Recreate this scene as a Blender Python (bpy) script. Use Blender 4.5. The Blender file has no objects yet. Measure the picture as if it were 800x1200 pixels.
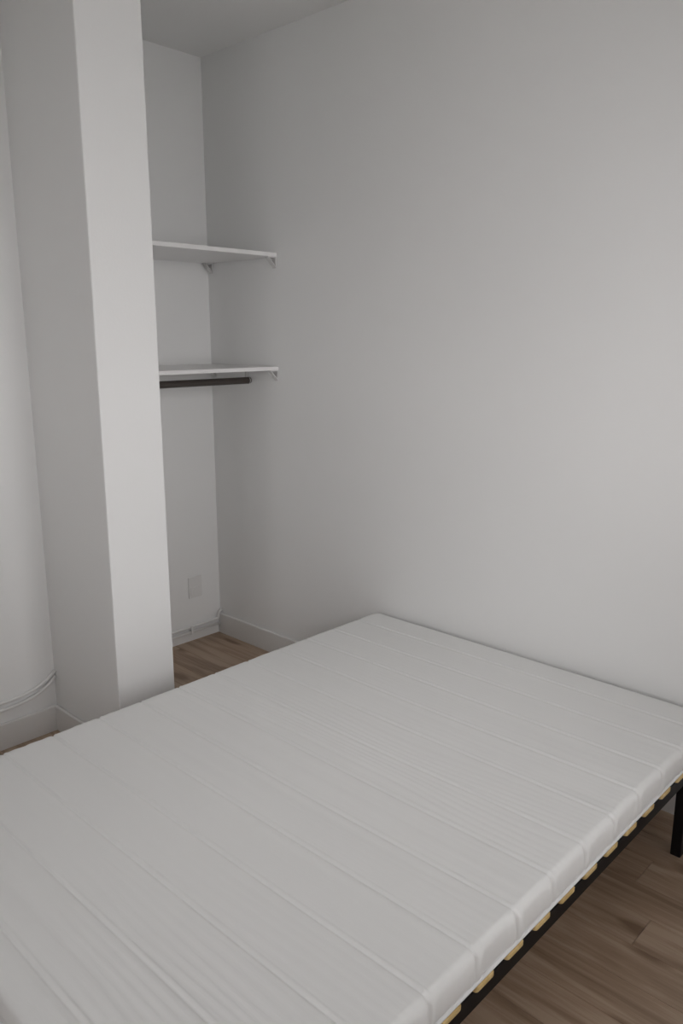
import bpy, bmesh, math, random
import numpy as np
from mathutils import Matrix, Vector

random.seed(7)
S = bpy.context.scene
COL = S.collection

# ------------------------------------------------------------------ camera
CAM_LOC = (-2.481, -3.2364, 1.5601)
F_PX, PITCH, YAW = 926.03, 0.2204, 0.8145        # focal length in pixels of the 800x1200 frame
cam_data = bpy.data.cameras.new('camera')
cam = bpy.data.objects.new('camera', cam_data)
COL.objects.link(cam)
fw = Vector((math.cos(PITCH)*math.sin(YAW), math.cos(PITCH)*math.cos(YAW), -math.sin(PITCH)))
rt = Vector((math.cos(YAW), -math.sin(YAW), 0))
up = rt.cross(fw)
M = Matrix((rt, up, -fw)).transposed().to_4x4()
M.translation = CAM_LOC
cam.matrix_world = M
cam_data.sensor_fit = 'VERTICAL'
cam_data.sensor_height = 36.0
cam_data.lens = F_PX/1200*36.0
cam_data.clip_start = 0.02
S.camera = cam

# ------------------------------------------------------------------ sky and exposure
world = bpy.data.worlds.new('overcast_sky')
S.world = world
world.use_nodes = True
bg = world.node_tree.nodes['Background']
bg.inputs['Color'].default_value = (1.0, 0.979, 0.990, 1)
bg.inputs['Strength'].default_value = 6.9
S.view_settings.view_transform = 'Standard'
S.view_settings.look = 'None'
S.view_settings.gamma = 1.0
S.view_settings.use_curve_mapping = False
S.view_settings.exposure = 0.0

# room dimensions (metres): x = 0 is the long wall the bed's head stands against, y = 0 the alcove's rear wall
H = 2.812
XL, YF = -3.90, -3.80
PX0, PX1, PYF = -1.125, -0.888, -0.863           # pillar
YL = -0.376                                      # wall left of the pillar
WINDOWS = [('front', -1.75, -0.30, 0.90, 2.40), ('side', -3.40, -2.10, 0.90, 2.40)]   # wall, from, to, sill, head

for wall_, a_, c_, z0_, z1_ in WINDOWS:
    # portal in the window opening: gives no light of its own, only guides the sky's light through the panes
    nm_ = 'window_behind_offscreen' if wall_ == 'front' else 'window_left_offscreen'
    pd = bpy.data.lights.new(nm_, 'AREA')
    pd.shape = 'RECTANGLE'; pd.size = c_-a_; pd.size_y = z1_-z0_
    pd.cycles.is_portal = True
    po = bpy.data.objects.new(nm_, pd); COL.objects.link(po)
    if wall_ == 'front':
        po.location = ((a_+c_)/2, YF-0.18, (z0_+z1_)/2); po.rotation_euler = (math.radians(90), 0, 0)     # faces +y
    else:
        po.location = (XL-0.18, (a_+c_)/2, (z0_+z1_)/2); po.rotation_euler = (math.radians(90), 0, math.radians(-90))  # faces +x

# ------------------------------------------------------------------ materials
def mat(name, color, rough=0.6, metal=0.0, spec=0.5):
    m = bpy.data.materials.new(name); m.use_nodes = True
    b = m.node_tree.nodes['Principled BSDF']
    b.inputs['Base Color'].default_value = (*color, 1)
    b.inputs['Roughness'].default_value = rough
    b.inputs['Metallic'].default_value = metal
    b.inputs['Specular IOR Level'].default_value = spec
    return m, m.node_tree.nodes, m.node_tree.links, b

def bump(nt, ln, b, scale, strength, dist, detail=3, mapping=None):
    tc = nt.new('ShaderNodeTexCoord'); n = nt.new('ShaderNodeTexNoise'); bp = nt.new('ShaderNodeBump')
    n.inputs['Scale'].default_value = scale; n.inputs['Detail'].default_value = detail
    src = tc.outputs['Object']
    if mapping:
        mp = nt.new('ShaderNodeMapping'); mp.inputs['Scale'].default_value = mapping
        ln.new(src, mp.inputs['Vector']); src = mp.outputs['Vector']
    ln.new(src, n.inputs['Vector'])
    bp.inputs['Strength'].default_value = strength; bp.inputs['Distance'].default_value = dist
    ln.new(n.outputs['Fac'], bp.inputs['Height']); ln.new(bp.outputs['Normal'], b.inputs['Normal'])
    return n, src

def paint(name, color, rough, bs=130, bst=0.12):
    m, nt, ln, b = mat(name, color, rough, spec=0.35)
    n, src = bump(nt, ln, b, bs, bst, 0.002)
    n2 = nt.new('ShaderNodeTexNoise'); n2.inputs['Scale'].default_value = 1.3; n2.inputs['Detail'].default_value = 4
    ln.new(src, n2.inputs['Vector'])
    r = nt.new('ShaderNodeValToRGB')
    r.color_ramp.elements[0].position = 0.3; r.color_ramp.elements[1].position = 0.7
    r.color_ramp.elements[0].color = (*[c*0.985 for c in color], 1); r.color_ramp.elements[1].color = (*color, 1)
    ln.new(n2.outputs['Fac'], r.inputs['Fac']); ln.new(r.outputs['Color'], b.inputs['Base Color'])
    return m

M_WALL = paint('white_wall_paint', (0.91, 0.91, 0.90), 0.55)
M_CEIL = paint('white_ceiling_paint', (0.89, 0.885, 0.875), 0.8)
M_TRIM = paint('white_gloss_trim', (0.85, 0.84, 0.82), 0.35, 60, 0.05)
M_PIPE = paint('white_painted_pipe', (0.86, 0.855, 0.84), 0.35, 80, 0.08)
M_SHELF = paint('white_melamine', (0.88, 0.87, 0.86), 0.4, 200, 0.02)
M_PLAST = mat('white_plastic', (0.84, 0.835, 0.82), 0.35)[0]
M_BRACKET = mat('pale_grey_metal', (0.70, 0.69, 0.68), 0.5)[0]
M_GROUND = paint('pale_paving', (0.45, 0.45, 0.44), 0.9, 40, 0.3)

m, nt, ln, b = mat('black_powder_coat', (0.0065, 0.006, 0.0065), 0.5, spec=0.25)
bump(nt, ln, b, 600, 0.1, 0.0005); M_BLACK = m
m, nt, ln, b = mat('brown_bronze_tube', (0.075, 0.062, 0.055), 0.38, metal=0.35)
bump(nt, ln, b, 300, 0.05, 0.0005, mapping=(0.05, 1, 1)); M_ROD = m
M_CHROME = mat('pale_metal', (0.62, 0.61, 0.60), 0.35, metal=0.6)[0]

# mattress cover: knitted white cloth
m, nt, ln, b = mat('white_quilted_cloth', (0.83, 0.83, 0.815), 0.92, spec=0.2)
b.inputs['Sheen Weight'].default_value = 0.15
tc = nt.new('ShaderNodeTexCoord')
mp = nt.new('ShaderNodeMapping'); mp.inputs['Scale'].default_value = (1.0, 0.12, 1.0)
ln.new(tc.outputs['Object'], mp.inputs['Vector'])
n1 = nt.new('ShaderNodeTexNoise'); n1.inputs['Scale'].default_value = 160; n1.inputs['Detail'].default_value = 3
ln.new(mp.outputs['Vector'], n1.inputs['Vector'])
n2 = nt.new('ShaderNodeTexNoise'); n2.inputs['Scale'].default_value = 900; n2.inputs['Detail'].default_value = 1
ln.new(tc.outputs['Object'], n2.inputs['Vector'])
ad = nt.new('ShaderNodeMath'); ad.operation = 'ADD'
ln.new(n1.outputs['Fac'], ad.inputs[0]); ln.new(n2.outputs['Fac'], ad.inputs[1])
bp = nt.new('ShaderNodeBump'); bp.inputs['Strength'].default_value = 0.35; bp.inputs['Distance'].default_value = 0.0015
ln.new(ad.outputs[0], bp.inputs['Height']); ln.new(bp.outputs['Normal'], b.inputs['Normal'])
M_CLOTH = m
M_PIPING = mat('white_piping', (0.82, 0.82, 0.82), 0.85, spec=0.2)[0]

def wood(name, dark, mid, light, rough, long_axis, scale=1.0, knots=True, gloss=0.4):
    m, nt, ln, b = mat(name, mid, rough, spec=gloss)
    tc = nt.new('ShaderNodeTexCoord'); oi = nt.new('ShaderNodeObjectInfo')
    off = nt.new('ShaderNodeVectorMath'); off.operation = 'SCALE'
    off.inputs[0].default_value = (31.0, 47.0, 13.0)
    ln.new(oi.outputs['Random'], off.inputs['Scale'])
    av = nt.new('ShaderNodeVectorMath'); av.operation = 'ADD'
    ln.new(tc.outputs['Object'], av.inputs[0]); ln.new(off.outputs['Vector'], av.inputs[1])
    def noise(sc_long, sc_cross, detail, dist=0.0):
        mp = nt.new('ShaderNodeMapping')
        s = [sc_cross*scale]*3; s[long_axis] = sc_long*scale
        mp.inputs['Scale'].default_value = s
        ln.new(av.outputs['Vector'], mp.inputs['Vector'])
        n = nt.new('ShaderNodeTexNoise'); n.inputs['Scale'].default_value = 1.0
        n.inputs['Detail'].default_value = detail; n.inputs['Distortion'].default_value = dist
        ln.new(mp.outputs['Vector'], n.inputs['Vector']); return n
    a = noise(1.6, 16, 5, 1.2); f = noise(4, 130, 4, 0.4); big = noise(0.8, 4, 2, 0.3)
    mx = nt.new('ShaderNodeMath'); mx.operation = 'MULTIPLY_ADD'
    ln.new(f.outputs['Fac'], mx.inputs[0]); mx.inputs[1].default_value = 0.35
    ln.new(a.outputs['Fac'], mx.inputs[2])
    mx2 = nt.new('ShaderNodeMath'); mx2.operation = 'MULTIPLY_ADD'
    ln.new(big.outputs['Fac'], mx2.inputs[0]); mx2.inputs[1].default_value = 0.4
    ln.new(mx.outputs[0], mx2.inputs[2])
    fac = mx2.outputs[0]
    if knots:
        mp = nt.new('ShaderNodeMapping'); s = [9.0]*3; s[long_axis] = 3.6
        mp.inputs['Scale'].default_value = s
        ln.new(av.outputs['Vector'], mp.inputs['Vector'])
        v = nt.new('ShaderNodeTexVoronoi'); v.voronoi_dimensions = '2D'; v.inputs['Scale'].default_value = 0.8
        ln.new(mp.outputs['Vector'], v.inputs['Vector'])
        mr = nt.new('ShaderNodeMapRange'); mr.inputs['From Min'].default_value = 0.03; mr.inputs['From Max'].default_value = 0.22
        mr.inputs['To Min'].default_value = -0.42; mr.inputs['To Max'].default_value = 0.0
        ln.new(v.outputs['Distance'], mr.inputs['Value'])
        sp = nt.new('ShaderNodeSeparateColor'); ln.new(v.outputs['Color'], sp.inputs['Color'])
        gt = nt.new('ShaderNodeMath'); gt.operation = 'GREATER_THAN'; gt.inputs[1].default_value = 0.68
        ln.new(sp.outputs[0], gt.inputs[0])
        ml = nt.new('ShaderNodeMath'); ml.operation = 'MULTIPLY'
        ln.new(mr.outputs['Result'], ml.inputs[0]); ln.new(gt.outputs[0], ml.inputs[1])
        ad = nt.new('ShaderNodeMath'); ad.operation = 'ADD'
        ln.new(fac, ad.inputs[0]); ln.new(ml.outputs[0], ad.inputs[1]); fac = ad.outputs[0]
    r = nt.new('ShaderNodeValToRGB')
    r.color_ramp.elements[0].position = 0.55; r.color_ramp.elements[0].color = (*dark, 1)
    r.color_ramp.elements[1].position = 1.12; r.color_ramp.elements[1].color = (*light, 1)
    e = r.color_ramp.elements.new(0.86); e.color = (*mid, 1)
    ln.new(fac, r.inputs['Fac'])
    hv = nt.new('ShaderNodeHueSaturation')
    mr2 = nt.new('ShaderNodeMapRange'); mr2.inputs['To Min'].default_value = 0.95; mr2.inputs['To Max'].default_value = 1.04
    ln.new(oi.outputs['Random'], mr2.inputs['Value']); ln.new(mr2.outputs['Result'], hv.inputs['Value'])
    ln.new(r.outputs['Color'], hv.inputs['Color']); ln.new(hv.outputs['Color'], b.inputs['Base Color'])
    bp = nt.new('ShaderNodeBump'); bp.inputs['Strength'].default_value = 0.12; bp.inputs['Distance'].default_value = 0.001
    ln.new(f.outputs['Fac'], bp.inputs['Height']); ln.new(bp.outputs['Normal'], b.inputs['Normal'])
    return m

M_FLOOR = wood('brown_oak_laminate', (0.23, 0.150, 0.100), (0.43, 0.308, 0.215), (0.52, 0.392, 0.288), 0.42, 1)
M_SLAT = wood('pale_birch_ply', (0.52, 0.35, 0.14), (0.68, 0.49, 0.21), (0.76, 0.57, 0.28), 0.5, 1, 1.5, knots=False)

g = bpy.data.materials.new('window_glass'); g.use_nodes = True
nt = g.node_tree.nodes; ln = g.node_tree.links; nt.clear()
o = nt.new('ShaderNodeOutputMaterial'); mixn = nt.new('ShaderNodeMixShader')
tr = nt.new('ShaderNodeBsdfTransparent'); gl = nt.new('ShaderNodeBsdfGlossy'); fr = nt.new('ShaderNodeFresnel')
tr.inputs['Color'].default_value = (0.96, 0.96, 0.96, 1); gl.inputs['Roughness'].default_value = 0.02
fr.inputs['IOR'].default_value = 1.45
ln.new(fr.outputs['Fac'], mixn.inputs['Fac']); ln.new(tr.outputs[0], mixn.inputs[1]); ln.new(gl.outputs[0], mixn.inputs[2])
ln.new(mixn.outputs[0], o.inputs['Surface']); M_GLASS = g

# ------------------------------------------------------------------ mesh helpers
def box_bm(lo, hi, bev=0.0, seg=2, bm=None):
    own = bmesh.new()
    bmesh.ops.create_cube(own, size=1.0)
    for v in own.verts:
        v.co = Vector([(lo[i]+hi[i])/2 + v.co[i]*(hi[i]-lo[i]) for i in range(3)])
    if bev > 0:
        bmesh.ops.bevel(own, geom=list(own.edges), offset=bev, segments=seg, affect='EDGES', profile=0.5)
    if bm is None: return own
    me = bpy.data.meshes.new('tmp'); own.to_mesh(me); own.free(); bm.from_mesh(me); bpy.data.meshes.remove(me)
    return bm

def link(name, bm, material, parent=None, smooth=False, origin=None):
    me = bpy.data.meshes.new(name)
    if origin is not None:
        bmesh.ops.translate(bm, verts=bm.verts, vec=-Vector(origin))
    bmesh.ops.recalc_face_normals(bm, faces=bm.faces)
    bm.to_mesh(me); bm.free()
    me.materials.append(material)
    if smooth:
        me.polygons.foreach_set('use_smooth', [True]*len(me.polygons))
    o = bpy.data.objects.new(name, me); COL.objects.link(o)
    if origin is not None: o.location = origin
    if parent is not None:
        o.parent = parent
        o.location = o.location - parent.location
    return o

def smooth_by_angle(o, ang=40):
    me = o.data
    bm = bmesh.new(); bm.from_mesh(me)
    for f in bm.faces: f.smooth = True
    for e in bm.edges:
        if len(e.link_faces) == 2 and e.calc_face_angle(0) > math.radians(ang): e.smooth = False
    bm.to_mesh(me); bm.free()

def tag(o, label, cat, group=None):
    o['label'] = label; o['category'] = cat
    if group: o['group'] = group
    return o

def empty(name, loc, label, cat, group=None):
    o = bpy.data.objects.new(name, None); COL.objects.link(o); o.location = loc
    o.empty_display_size = 0.1
    return tag(o, label, cat, group)

def struct(name, bm, material, parent=None):
    o = link(name, bm, material, parent)
    if parent is None: o['kind'] = 'structure'
    return o

def tube_bm(pts, rad, n=12, bm=None, closed=False):
    bm = bm or bmesh.new()
    P = [Vector(p) for p in pts]; rings = []; N = len(P)
    ref = Vector((0, 0, 1)); prev = None
    for i in range(N):
        a = P[i-1] if (i > 0 or closed) else P[i]
        c = P[(i+1) % N] if (i < N-1 or closed) else P[i]
        t = (c-a).normalized()
        if prev is None:
            nn = t.orthogonal().normalized() if abs(t.dot(ref)) > 0.95 else (ref - t*ref.dot(t)).normalized()
        else:
            nn = (prev - t*prev.dot(t)).normalized()
        prev = nn; bb = t.cross(nn)
        rr = rad[i] if isinstance(rad, (list, tuple)) else rad
        rings.append([bm.verts.new(P[i] + (nn*math.cos(2*math.pi*k/n) + bb*math.sin(2*math.pi*k/n))*rr) for k in range(n)])
    for i in range(N if closed else N-1):
        A, B = rings[i], rings[(i+1) % N]
        for k in range(n):
            bm.faces.new((A[k], A[(k+1) % n], B[(k+1) % n], B[k]))
    if not closed:
        bm.faces.new(rings[0]); bm.faces.new(rings[-1])
    return bm

def fillet_path(pts, r, seg=6):
    out = [Vector(pts[0])]
    for i in range(1, len(pts)-1):
        a, b_, c = Vector(pts[i-1]), Vector(pts[i]), Vector(pts[i+1])
        d1 = (a-b_).normalized(); d2 = (c-b_).normalized()
        p0 = b_+d1*r; p2 = b_+d2*r
        for k in range(seg+1):
            t = k/seg
            out.append(p0*(1-t)**2 + b_*2*t*(1-t) + p2*t*t)
    out.append(Vector(pts[-1])); return out

# ------------------------------------------------------------------ room shell
floor = struct('floor', box_bm((XL-0.25, YF-0.25, -0.08), (0.15, 0.15, -0.0085)), M_GROUND)
PW, PL_, TH = 0.125, 1.215, 0.008
mesh_cache = {}
k = 0; gap = 0.0009
x1 = 0.08
edges = []
x = -0.045 + PW
while x > XL-0.1:
    edges.append(x); x -= PW
for row in range(len(edges)-1):
    xa, xb = edges[row+1]+gap/2, edges[row]-gap/2
    base = -2.572 if abs((xa+xb)/2+0.6075) < 0.02 else (-2.572 + (row*0.437) % PL_)
    y = base - PL_*5
    while y < 0.14:
        ya, yb = max(y+gap/2, YF-0.1), min(y+PL_-gap/2, 0.1)
        if yb-ya > 0.02:
            key = round(yb-ya, 4)
            cx, cy = (xa+xb)/2, (ya+yb)/2
            if key not in mesh_cache:
                bm = box_bm((xa-cx, ya-cy, -TH), (xb-cx, yb-cy, 0.0))
                eds = [e for e in bm.edges if all(abs(v.co.z) < 1e-6 for v in e.verts)]
                bmesh.ops.bevel(bm, geom=eds, offset=0.0007, segments=1, affect='EDGES')
                pl = link('plank', bm, M_FLOOR)
                mesh_cache[key] = pl.data
            else:
                pl = bpy.data.objects.new('plank', mesh_cache[key]); COL.objects.link(pl)
            pl.parent = floor; pl.location = (cx, cy, 0)
        y += PL_

struct('ceiling', box_bm((XL-0.25, YF-0.25, H), (0.15, 0.15, H+0.12)), M_CEIL)
struct('wall_right', box_bm((0, YF-0.15, 0), (0.15, 0.15, H)), M_WALL)
struct('wall_back', box_bm((PX1-0.001, 0, 0), (0, 0.15, H)), M_WALL)
struct('wall_pillar', box_bm((PX0, PYF, 0), (PX1, 0.15, H), 0.004, 2), M_WALL)
struct('wall_left', box_bm((XL, YL, 0), (PX0, 0.15, H)), M_WALL)
def wall_with_windows(name, wall_):
    """a 25 cm outer wall with its window openings left free"""
    lo_, hi_ = (XL-0.25, 0.0) if wall_ == 'front' else (YF, 0.15)
    bm = bmesh.new()
    def seg(a_, c_, z0_, z1_):
        if c_-a_ < 1e-4 or z1_-z0_ < 1e-4: return
        if wall_ == 'front': box_bm((a_, YF-0.25, z0_), (c_, YF, z1_), bm=bm)
        else: box_bm((XL-0.25, a_, z0_), (XL, c_, z1_), bm=bm)
    pos = lo_
    for w_, a_, c_, z0_, z1_ in sorted(t for t in WINDOWS if t[0] == wall_):
        seg(pos, a_, 0, H); seg(a_, c_, 0, z0_); seg(a_, c_, z1_, H); pos = c_
    seg(pos, hi_, 0, H)
    return struct(name, bm, M_WALL)
wall_with_windows('wall_front', 'front')
wall_with_windows('wall_side', 'side')
struct('ground', box_bm((-40, -40, -3.4), (40, 40, -3.2)), M_GROUND)

# windows behind the photographer: casements of glass (built along x at the origin, then turned to their wall)
def frame_bm(x0, x1, z0, z1, y0, y1, w):
    bm = bmesh.new()
    box_bm((x0, y0, z0), (x0+w, y1, z1), 0.004, 1, bm); box_bm((x1-w, y0, z0), (x1, y1, z1), 0.004, 1, bm)
    box_bm((x0+w, y0, z0), (x1-w, y1, z0+w), 0.004, 1, bm); box_bm((x0+w, y0, z1-w), (x1-w, y1, z1), 0.004, 1, bm)
    return bm
for i, (wall_, a_, c_, z0_, z1_) in enumerate(WINDOWS):
    win = bpy.data.objects.new('window_%d' % (i+1), None); COL.objects.link(win); win['kind'] = 'structure'
    W, HH = c_-a_, z1_-z0_
    def wpart(name, bm, material, parent):
        o = link(name, bm, material); o.parent = parent; return o
    wpart('window_frame', frame_bm(-W/2, W/2, 0, HH, -0.03, 0.04, 0.045), M_TRIM, win)
    for p0, p1 in ((-W/2+0.047, -0.001), (0.001, W/2-0.047)):
        s_ = wpart('casement', frame_bm(p0, p1, 0.047, HH-0.047, -0.02, 0.03, 0.05), M_TRIM, win)
        wpart('pane', box_bm((p0+0.048, 0.002, 0.095), (p1-0.048, 0.006, HH-0.095)), M_GLASS, s_)
    wpart('window_sill', box_bm((-W/2-0.03, 0.04, -0.02), (W/2+0.03, 0.18, 0.002), 0.004), M_TRIM, win)
    if wall_ == 'front': win.location = ((a_+c_)/2, YF-0.15, z0_)
    else:
        win.location = (XL-0.15, (a_+c_)/2, z0_); win.rotation_euler = (0, 0, math.radians(-90))

# skirting boards
BH, BT = 0.110, 0.014
def skirting(name, lo, hi, h=BH):
    bm = box_bm((lo[0], lo[1], 0), (hi[0], hi[1], h))
    eds = [e for e in bm.edges if all(abs(v.co.z-h) < 1e-6 for v in e.verts)]
    bmesh.ops.bevel(bm, geom=eds, offset=0.006, segments=3, affect='EDGES', profile=0.5)
    return struct(name, bm, M_TRIM)
skirting('baseboard_right', (-BT, YF, 0), (0, -0.003, 0))
skirting('baseboard_left', (XL, YL-BT, 0), (PX0, YL, 0), 0.106)
skirting('baseboard_pillar_side', (PX0-BT, PYF-BT, 0), (PX0, YL-BT, 0), 0.106)
skirting('baseboard_pillar_front', (PX0, PYF-BT, 0), (PX1, PYF, 0), 0.106)
skirting('baseboard_side', (XL, YF, 0), (XL+BT, YL-BT, 0))
skirting('baseboard_front', (XL+BT, YF, 0), (-BT, YF+BT, 0))

# ------------------------------------------------------------------ mattress 140 x 200 x 8
MX1, MX0 = -0.03, -2.03
MY0, MY1 = -2.5335, -1.1335
MZ0, MZ1 = 0.323, 0.401

rng = np.random.default_rng(11)
_tab = rng.random((256, 256))
def vnoise(u, v):
    u = np.asarray(u); v = np.asarray(v)
    iu = np.floor(u).astype(int); iv = np.floor(v).astype(int)
    fu = u-iu; fv = v-iv
    fu = fu*fu*(3-2*fu); fv = fv*fv*(3-2*fv)
    g_ = lambda a, b_: _tab[a % 256, b_ % 256]
    return (g_(iu, iv)*(1-fu)*(1-fv)+g_(iu+1, iv)*fu*(1-fv)+g_(iu, iv+1)*(1-fu)*fv+g_(iu+1, iv+1)*fu*fv)*2-1

SEAMS = [-0.012-0.1497*i for i in range(1, 14)]
def relief(X, Y):
    """height of the quilted cover over the flat top, metres"""
    h = np.zeros_like(X)
    for i, s in enumerate(SEAMS):
        d = X - s - 0.002*vnoise(Y*2.2+i*7.3, Y*0+i*3.1)
        h += -0.0022*np.exp(-((d+0.0010)/0.0034)**2)          # stitched line
        h += 0.0021*np.exp(-((d-0.0065)/0.0045)**2)           # cover puffs up on the head side of it
        h += 0.0008*np.exp(-((d+0.016)/0.010)**2)
    t = ((X-SEAMS[0])/0.1497) % 1.0
    h += 0.0016*(1-np.abs(2*t-1)**3)
    warp = 0.010*vnoise(X*5+3, Y*1.7) + 0.004*vnoise(X*11, Y*4.1+9)
    w = vnoise((X+warp)*34, Y*0.9+5) + 0.6*vnoise((X+warp)*61+17, Y*1.5+2)
    mask = np.clip(0.42+0.75*vnoise(X*3.1+40, Y*1.15+8), 0.05, 1.0)
    lean = np.clip((-0.25-X)/0.8, 0.12, 1.0)
    h += 0.0026*w*mask*lean
    ph = X/0.0215 + 1.1*vnoise(X*7+11, Y*1.1+3) + 0.5*vnoise(X*19+5, Y*3.0)
    m2 = np.clip(0.30+1.0*vnoise(X*4.3+90, Y*1.3+31), 0.0, 1.0)
    h += 0.00055*np.sin(2*np.pi*ph)*m2*lean
    return h

xs = [MX0 + 0.0]
for d in (0.0006, 0.002, 0.0045, 0.008, 0.013, 0.019, 0.026, 0.034, 0.043): xs.append(MX0+d)
n = 980
xs += list(np.linspace(MX0+0.05, MX1-0.05, n))
for d in (0.043, 0.034, 0.026, 0.019, 0.013, 0.008, 0.0045, 0.002, 0.0006, 0.0): xs.append(MX1-d)
xs = np.array(xs)
# cross-section (y, z, ny, nz) with rounded top shoulder
hw = (MY1-MY0)/2; cy = (MY0+MY1)/2; rT, rB = 0.017, 0.009
sec = []
def arc(cx_, cz_, r, a0, a1, n_):
    for i in range(n_+1):
        a = math.radians(a0+(a1-a0)*i/n_)
        sec.append((cx_+r*math.cos(a), cz_+r*math.sin(a), math.cos(a), math.sin(a)))
arc(-hw+rB, MZ0+rB, rB, 270, 180, 4)
for i in range(1, 8):
    sec.append((-hw, MZ0+rB+(MZ1-rT-MZ0-rB)*i/8, -1, 0))
arc(-hw+rT, MZ1-rT, rT, 180, 90, 8)
for yv in np.linspace(-hw+rT, hw-rT, 92)[1:-1]: sec.append((yv, MZ1, 0, 1))
arc(hw-rT, MZ1-rT, rT, 90, 0, 8)
for i in range(7, 0, -1):
    sec.append((hw, MZ0+rB+(MZ1-rT-MZ0-rB)*i/8, 1, 0))
arc(hw-rB, MZ0+rB, rB, 0, -90, 4)
sec = np.array(sec); NS = len(sec)
X = np.repeat(xs[:, None], NS, 1)
Y0 = np.repeat(sec[None, :, 0], len(xs), 0); Z0 = np.repeat(sec[None, :, 1], len(xs), 0)
NY = np.repeat(sec[None, :, 2], len(xs), 0); NZ = np.repeat(sec[None, :, 3], len(xs), 0)
dend = np.minimum(X-MX0, MX1-X)
R1 = 0.045
q = np.clip(R1-dend, 0, R1); insY = R1-np.sqrt(np.maximum(R1*R1-q*q, 0))
insY = np.minimum(insY, 0.03)
q = np.clip(rT-dend, 0, rT); insT = rT-np.sqrt(np.maximum(rT*rT-q*q, 0))
q = np.clip(rB-dend, 0, rB); insB = rB-np.sqrt(np.maximum(rB*rB-q*q, 0))
mid = (MZ0+MZ1)/2
Yn = Y0*(1-insY/hw)
Zn = np.where(Z0 > mid, Z0-insT*np.clip((Z0-mid)/(MZ1-mid), 0, 1), Z0+insB*np.clip((mid-Z0)/(mid-MZ0), 0, 1))
fade = np.clip(dend/0.03, 0, 1)
rel = relief(X, Y0+cy)
topw = np.clip(NZ, 0, 1)
fray = np.clip((hw-np.abs(Y0))/0.10, 0.35, 1)
side = np.zeros_like(X)
for i, s in enumerate(SEAMS):
    d = X-s-0.004*vnoise(Z0*60+i*5, Z0*0+i)
    side += -0.0065*np.exp(-(d/0.0055)**2)*np.clip((Z0-MZ0)/(MZ1-MZ0)*1.3, 0.1, 1)
    side += 0.0030*np.exp(-((np.abs(d)-0.014)/0.010)**2)
side += 0.0011*vnoise(X*45, Z0*14+np.sign(Y0)*5) + 0.0016*vnoise(X*13+7, Z0*9)
side += -0.0035*np.exp(-((Z0-MZ0-0.011)/0.004)**2)
side += 0.003*np.clip(1-((Z0-mid)/0.039)**2, 0, 1)
disp = (rel*topw + side*(1-topw)*np.where(NZ < -0.3, 0, 1))*fade
# gentle sag over the whole top and soft shoulder
sag = 0.0025*vnoise(X*1.4+2, (Y0+cy)*1.6)*topw*fade
Yf = Yn + NY*disp + cy
Zf = Zn + NZ*disp + sag
verts = np.stack([X, Yf, Zf], -1).reshape(-1, 3)
faces = []
NX = len(xs)
for i in range(NX-1):
    a0 = i*NS; b0 = (i+1)*NS
    for j in range(NS):
        j2 = (j+1) % NS
        faces.append((a0+j, a0+j2, b0+j2, b0+j))
faces.append(tuple(range(NS-1, -1, -1)))
faces.append(tuple(range((NX-1)*NS, NX*NS)))
me = bpy.data.meshes.new('quilted_cover')
org = Vector(((MX0+MX1)/2, cy, MZ0))
me.from_pydata([tuple(v) for v in (verts-np.array(org))], [], faces)
me.materials.append(M_CLOTH)
me.polygons.foreach_set('use_smooth', [True]*len(me.polygons)); me.update()
bm = bmesh.new(); bm.from_mesh(me); bmesh.ops.recalc_face_normals(bm, faces=bm.faces); bm.to_mesh(me); bm.free()
mattress = empty('mattress', org, 'thin white quilted foam mattress with crosswise seams, bare without sheets', 'mattress')
cov = bpy.data.objects.new('quilted_cover', me); COL.objects.link(cov); cov.parent = mattress
# corded edge round the foot of the cover
pr = 0.0042; e = 0.0015; rc = 0.035
rect = [(MX0-e, MY0-e), (MX1+e, MY0-e), (MX1+e, MY1+e), (MX0-e, MY1+e)]
cs = [(MX0+rc, MY0+rc, 180), (MX1-rc, MY0+rc, 270), (MX1-rc, MY1-rc, 0), (MX0+rc, MY1-rc, 90)]
pts = []
for cx_, cy_, a0 in cs:
    for i in range(9):
        a = math.radians(a0+90*i/8); pts.append((cx_+(rc+e)*math.cos(a), cy_+(rc+e)*math.sin(a), MZ0+0.0046))
pb = tube_bm(pts, pr, 8, closed=True)
link('piping', pb, M_PIPING, mattress, smooth=True, origin=org)

# ------------------------------------------------------------------ bed frame with bent-wood slats
bed = empty('bed_frame', ((MX0+MX1)/2, cy, 0), 'low black metal bed frame with pale wooden slats under the mattress', 'bed')
ST = 0.013; SZ0 = MZ0-ST-0.0003; RZ0 = 0.266
def part(name, lo, hi, material, bev=0.002, seg=2, parent=bed):
    o = link(name, box_bm(lo, hi, bev, seg), material, origin=((lo[0]+hi[0])/2, (lo[1]+hi[1])/2, (lo[2]+hi[2])/2))
    o.parent = parent; o.location = Vector(o.location)-Vector(parent.location); return o
RY0, RY1 = MY0+0.001, MY1-0.001; RW = 0.028
FX0, FX1 = MX0+0.01, MX1-0.01
RT = SZ0-0.0004
part('side_rail', (FX0, RY0, RZ0), (FX1, RY0+RW, RT), M_BLACK)
part('side_rail', (FX0, RY1-RW, RZ0), (FX1, RY1, RT), M_BLACK)
part('head_rail', (FX1-RW, RY0+RW, RZ0), (FX1, RY1-RW, RT), M_BLACK)
part('foot_rail', (FX0, RY0+RW, RZ0), (FX0+RW, RY1-RW, RT), M_BLACK)
part('centre_rail', (FX0+RW, cy-0.014, RZ0), (FX1-RW, cy+0.014, RT), M_BLACK)
LX = -0.228; LW = 0.045; LD = 0.031
for lx in (LX, FX0-FX1 + 0 + (-LX) - LW + FX1*2 if False else MX0-(LX+LW-MX1)):
    for ly in (RY0+0.002, RY1-0.002-LD):
        part('leg', (lx, ly, 0.0), (lx+LW, ly+LD, RZ0), M_BLACK, 0.003)
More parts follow.
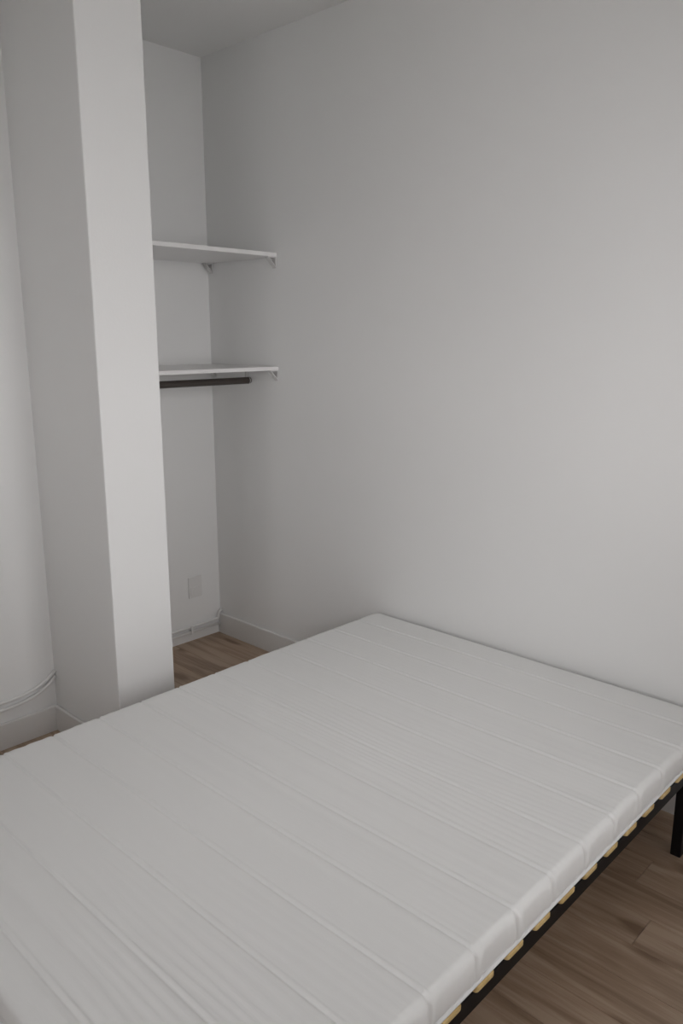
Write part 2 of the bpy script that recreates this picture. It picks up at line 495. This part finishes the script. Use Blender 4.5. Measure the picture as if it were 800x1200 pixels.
for lx in (LX, MX0-(LX+LW-MX1)):
    part('leg', (lx, cy-LD/2, 0.0), (lx+LW, cy+LD/2, RZ0), M_BLACK, 0.003)
# one slat, shared by all
SW = 0.066; SL0, SL1 = MY0-0.0065, MY1+0.0065
sb = box_bm((-SW/2, SL0-cy, 0), (SW/2, SL1-cy, ST))
eds = [e_ for e_ in sb.edges if abs(e_.verts[0].co.z-e_.verts[1].co.z) > 1e-5]
bmesh.ops.bevel(sb, geom=eds, offset=0.008, segments=3, affect='EDGES', profile=0.5)
eds = [e_ for e_ in sb.edges if abs(e_.verts[0].co.z-e_.verts[1].co.z) < 1e-5 and len(e_.link_faces) == 2 and e_.calc_face_angle(0) > 1.0]
bmesh.ops.bevel(sb, geom=eds, offset=0.002, segments=2, affect='EDGES', profile=0.5)
first = None
sx = -1.328 + 0.1128*11
while sx > FX0+SW/2:
    if sx < FX1-SW/2:
        if first is None:
            s = link('slat', sb, M_SLAT); first = s
        else:
            s = bpy.data.objects.new('slat', first.data); COL.objects.link(s)
        s.parent = bed; s.location = (sx-bed.location.x, 0, SZ0)
    sx -= 0.1128

# ------------------------------------------------------------------ alcove shelves
def bracket_bm(x0, dirx, y0, y1, z, a, c):
    """small strut bracket: leaf on the wall, leaf under the board, sloping strut between them"""
    bm = bmesh.new(); t = 0.004
    X = lambda v: x0+dirx*v
    def bar(prof):
        A = [bm.verts.new((X(p[0]), y0, z+p[1])) for p in prof]
        B = [bm.verts.new((X(p[0]), y1, z+p[1])) for p in prof]
        bm.faces.new(A); bm.faces.new(B)
        for i in range(len(prof)):
            j = (i+1) % len(prof); bm.faces.new((A[i], A[j], B[j], B[i]))
    bar([(0, 0), (t, 0), (t, -c-0.004), (0, -c-0.004)])
    bar([(t, 0), (a+0.004, 0), (a+0.004, -t), (t, -t)])
    bar([(a-0.005, -t), (a, -t), (t, -c), (t, -c+0.005)])
    return bm
def shelf(z0, z1, label):
    t = empty('wall_shelf', ((PX1)/2, -0.25, z0), label, 'shelf', 'shelves in the alcove')
    org = Vector(t.location)
    link('shelf_board', box_bm((PX1+0.002, -0.502, z0), (-0.002, -0.001, z1), 0.0012, 1), M_SHELF, t, origin=org)
    for xw, d in ((-0.001, -1), (PX1+0.001, 1)):
        for y0, y1 in ((-0.497, -0.475), (-0.038, -0.016)):
            link('bracket', bracket_bm(xw, d, y0, y1, z0, 0.043, 0.044), M_BRACKET, t, origin=org)
    return t
shelf(1.899, 1.917, 'white shelf board set high in the alcove, nothing beneath it')
shelf(1.402, 1.419, 'white shelf board directly above the dark clothes rail')

# clothes rail
RYc, RZc, RR = -0.315, 1.3505, 0.0158
rail = empty('clothes_rail', (PX1/2, RYc, RZc), 'dark brown metal clothes rail hanging under the lower shelf', 'clothes rail')
org = Vector(rail.location)
o = link('tube', tube_bm([(PX1+0.012, RYc, RZc), (-0.030, RYc, RZc)], RR, 28), M_ROD, rail, origin=org); smooth_by_angle(o)
for xa, xb in ((-0.0296, -0.0266), (PX1+0.0086, PX1+0.0116)):
    o = link('collar', tube_bm([(xa, RYc, RZc), (xb, RYc, RZc)], RR+0.0014, 28), M_CHROME, rail, origin=org); smooth_by_angle(o)
for xs_ in ([-0.0262, -0.020, -0.0165, -0.015], [PX1+0.0082, PX1+0.005, PX1+0.003, PX1+0.002]):
    o = link('end_cap', tube_bm([(x_, RYc, RZc) for x_ in xs_], [RR-0.0008, RR-0.0008, RR-0.003, RR-0.007], 28), M_ROD, rail, origin=org); smooth_by_angle(o)
for xc in (-0.040, PX1+0.022):
    bm = box_bm((xc-0.003, RYc-0.006, RZc+RR-0.0005), (xc+0.003, RYc+0.006, 1.4015), 0.0006, 1)
    link('hanger_strap', bm, M_CHROME, rail, origin=org)

# ------------------------------------------------------------------ power outlet on the alcove's rear wall
ox, oz = -0.158, 0.288
outlet = empty('power_outlet', (ox, 0, oz-0.055), 'small white power outlet low on the alcove wall above the pipes', 'power outlet')
org = Vector(outlet.location)
link('plate', box_bm((ox-0.042, -0.006, oz-0.056), (ox+0.042, -0.0005, oz+0.056), 0.003, 2), M_PLAST, outlet, origin=org)
so = link('socket', box_bm((ox-0.031, -0.0085, oz-0.044), (ox+0.031, -0.0058, oz+0.002), 0.0012, 1), M_PLAST, outlet, origin=org)
w = link('socket_well', tube_bm([(ox, -0.0083, oz-0.021), (ox, -0.0091, oz-0.021)], 0.0185, 24), M_PLAST)
w.parent = so; w.matrix_parent_inverse = Matrix.Translation(-org)

# ------------------------------------------------------------------ painted pipes along the skirting
def pipe(name, pts, rad, label, group):
    c = Vector(pts[0])
    o = link(name, tube_bm(pts, rad, 12), M_PIPE, smooth=True, origin=c)
    return tag(o, label, 'pipe', group)
pr_ = 0.0070; yb_ = -0.0140
pipe('water_pipe', fillet_path([(PX1+0.001, yb_, 0.0785), (-0.45, yb_, 0.0775), (-0.026, yb_, 0.0835), (-0.021, yb_, 0.118), (-0.0005, yb_, 0.130)], 0.010), pr_,
     'white painted pipe along the alcove wall, upper of its pair, bent up at the corner', 'pipes along the alcove wall')
pipe('water_pipe', fillet_path([(PX1+0.001, yb_, 0.0535), (-0.4, yb_, 0.0515), (-0.0155, yb_, 0.0560)], 0.02), pr_,
     'white painted pipe along the alcove wall, lower of its pair, nearer the floor', 'pipes along the alcove wall')
# double clip
cl = bmesh.new()
box_bm((-0.209, -0.0265, 0.043), (-0.196, -0.0212, 0.092), 0.0015, 1, cl)
box_bm((-0.206, -0.0212, 0.0620), (-0.199, -0.0003, 0.0685), 0, 1, cl)
tag(link('pipe_clip', cl, M_PLAST, origin=(-0.2025, 0, 0.043)), 'small white clip holding both pipes on the alcove wall', 'pipe clip')

def curve_pts(zs, y):
    xs_ = np.linspace(XL+0.001, PX0-0.0005, 90)
    kx = [a for a, _ in zs]; kz = [c for _, c in zs]
    out = []
    for x_ in xs_:                                   # Catmull-Rom through the key points
        i = max(0, min(len(kx)-2, int(np.searchsorted(kx, x_)-1)))
        t = (x_-kx[i])/(kx[i+1]-kx[i])
        h = kx[i+1]-kx[i]
        def sl(j):
            if j <= 0 or j >= len(kx)-1:
                j0, j1 = max(j-1, 0), min(j+1, len(kx)-1); return (kz[j1]-kz[j0])/(kx[j1]-kx[j0])
            return (kz[j+1]-kz[j-1])/(kx[j+1]-kx[j-1])
        m0, m1 = sl(i)*h, sl(i+1)*h
        z_ = (2*t**3-3*t**2+1)*kz[i]+(t**3-2*t*t+t)*m0+(-2*t**3+3*t*t)*kz[i+1]+(t**3-t*t)*m1
        out.append((float(x_), y, float(z_)))
    return out
yl_ = YL-0.0085
pipe('water_pipe', curve_pts([(XL, 0.19), (-2.6, 0.185), (-1.7, 0.183), (-1.36, 0.188), (-1.27, 0.192), (-1.20, 0.207), (-1.155, 0.230), (PX0, 0.252)], yl_), pr_,
     'white painted pipe curving up beside the pillar, upper of its pair', 'pipes left of the pillar')
pipe('water_pipe', curve_pts([(XL, 0.16), (-2.6, 0.156), (-1.7, 0.154), (-1.36, 0.158), (-1.27, 0.163), (-1.20, 0.180), (-1.155, 0.205), (PX0, 0.230)], yl_), pr_,
     'white painted pipe curving up beside the pillar, lower of its pair', 'pipes left of the pillar')
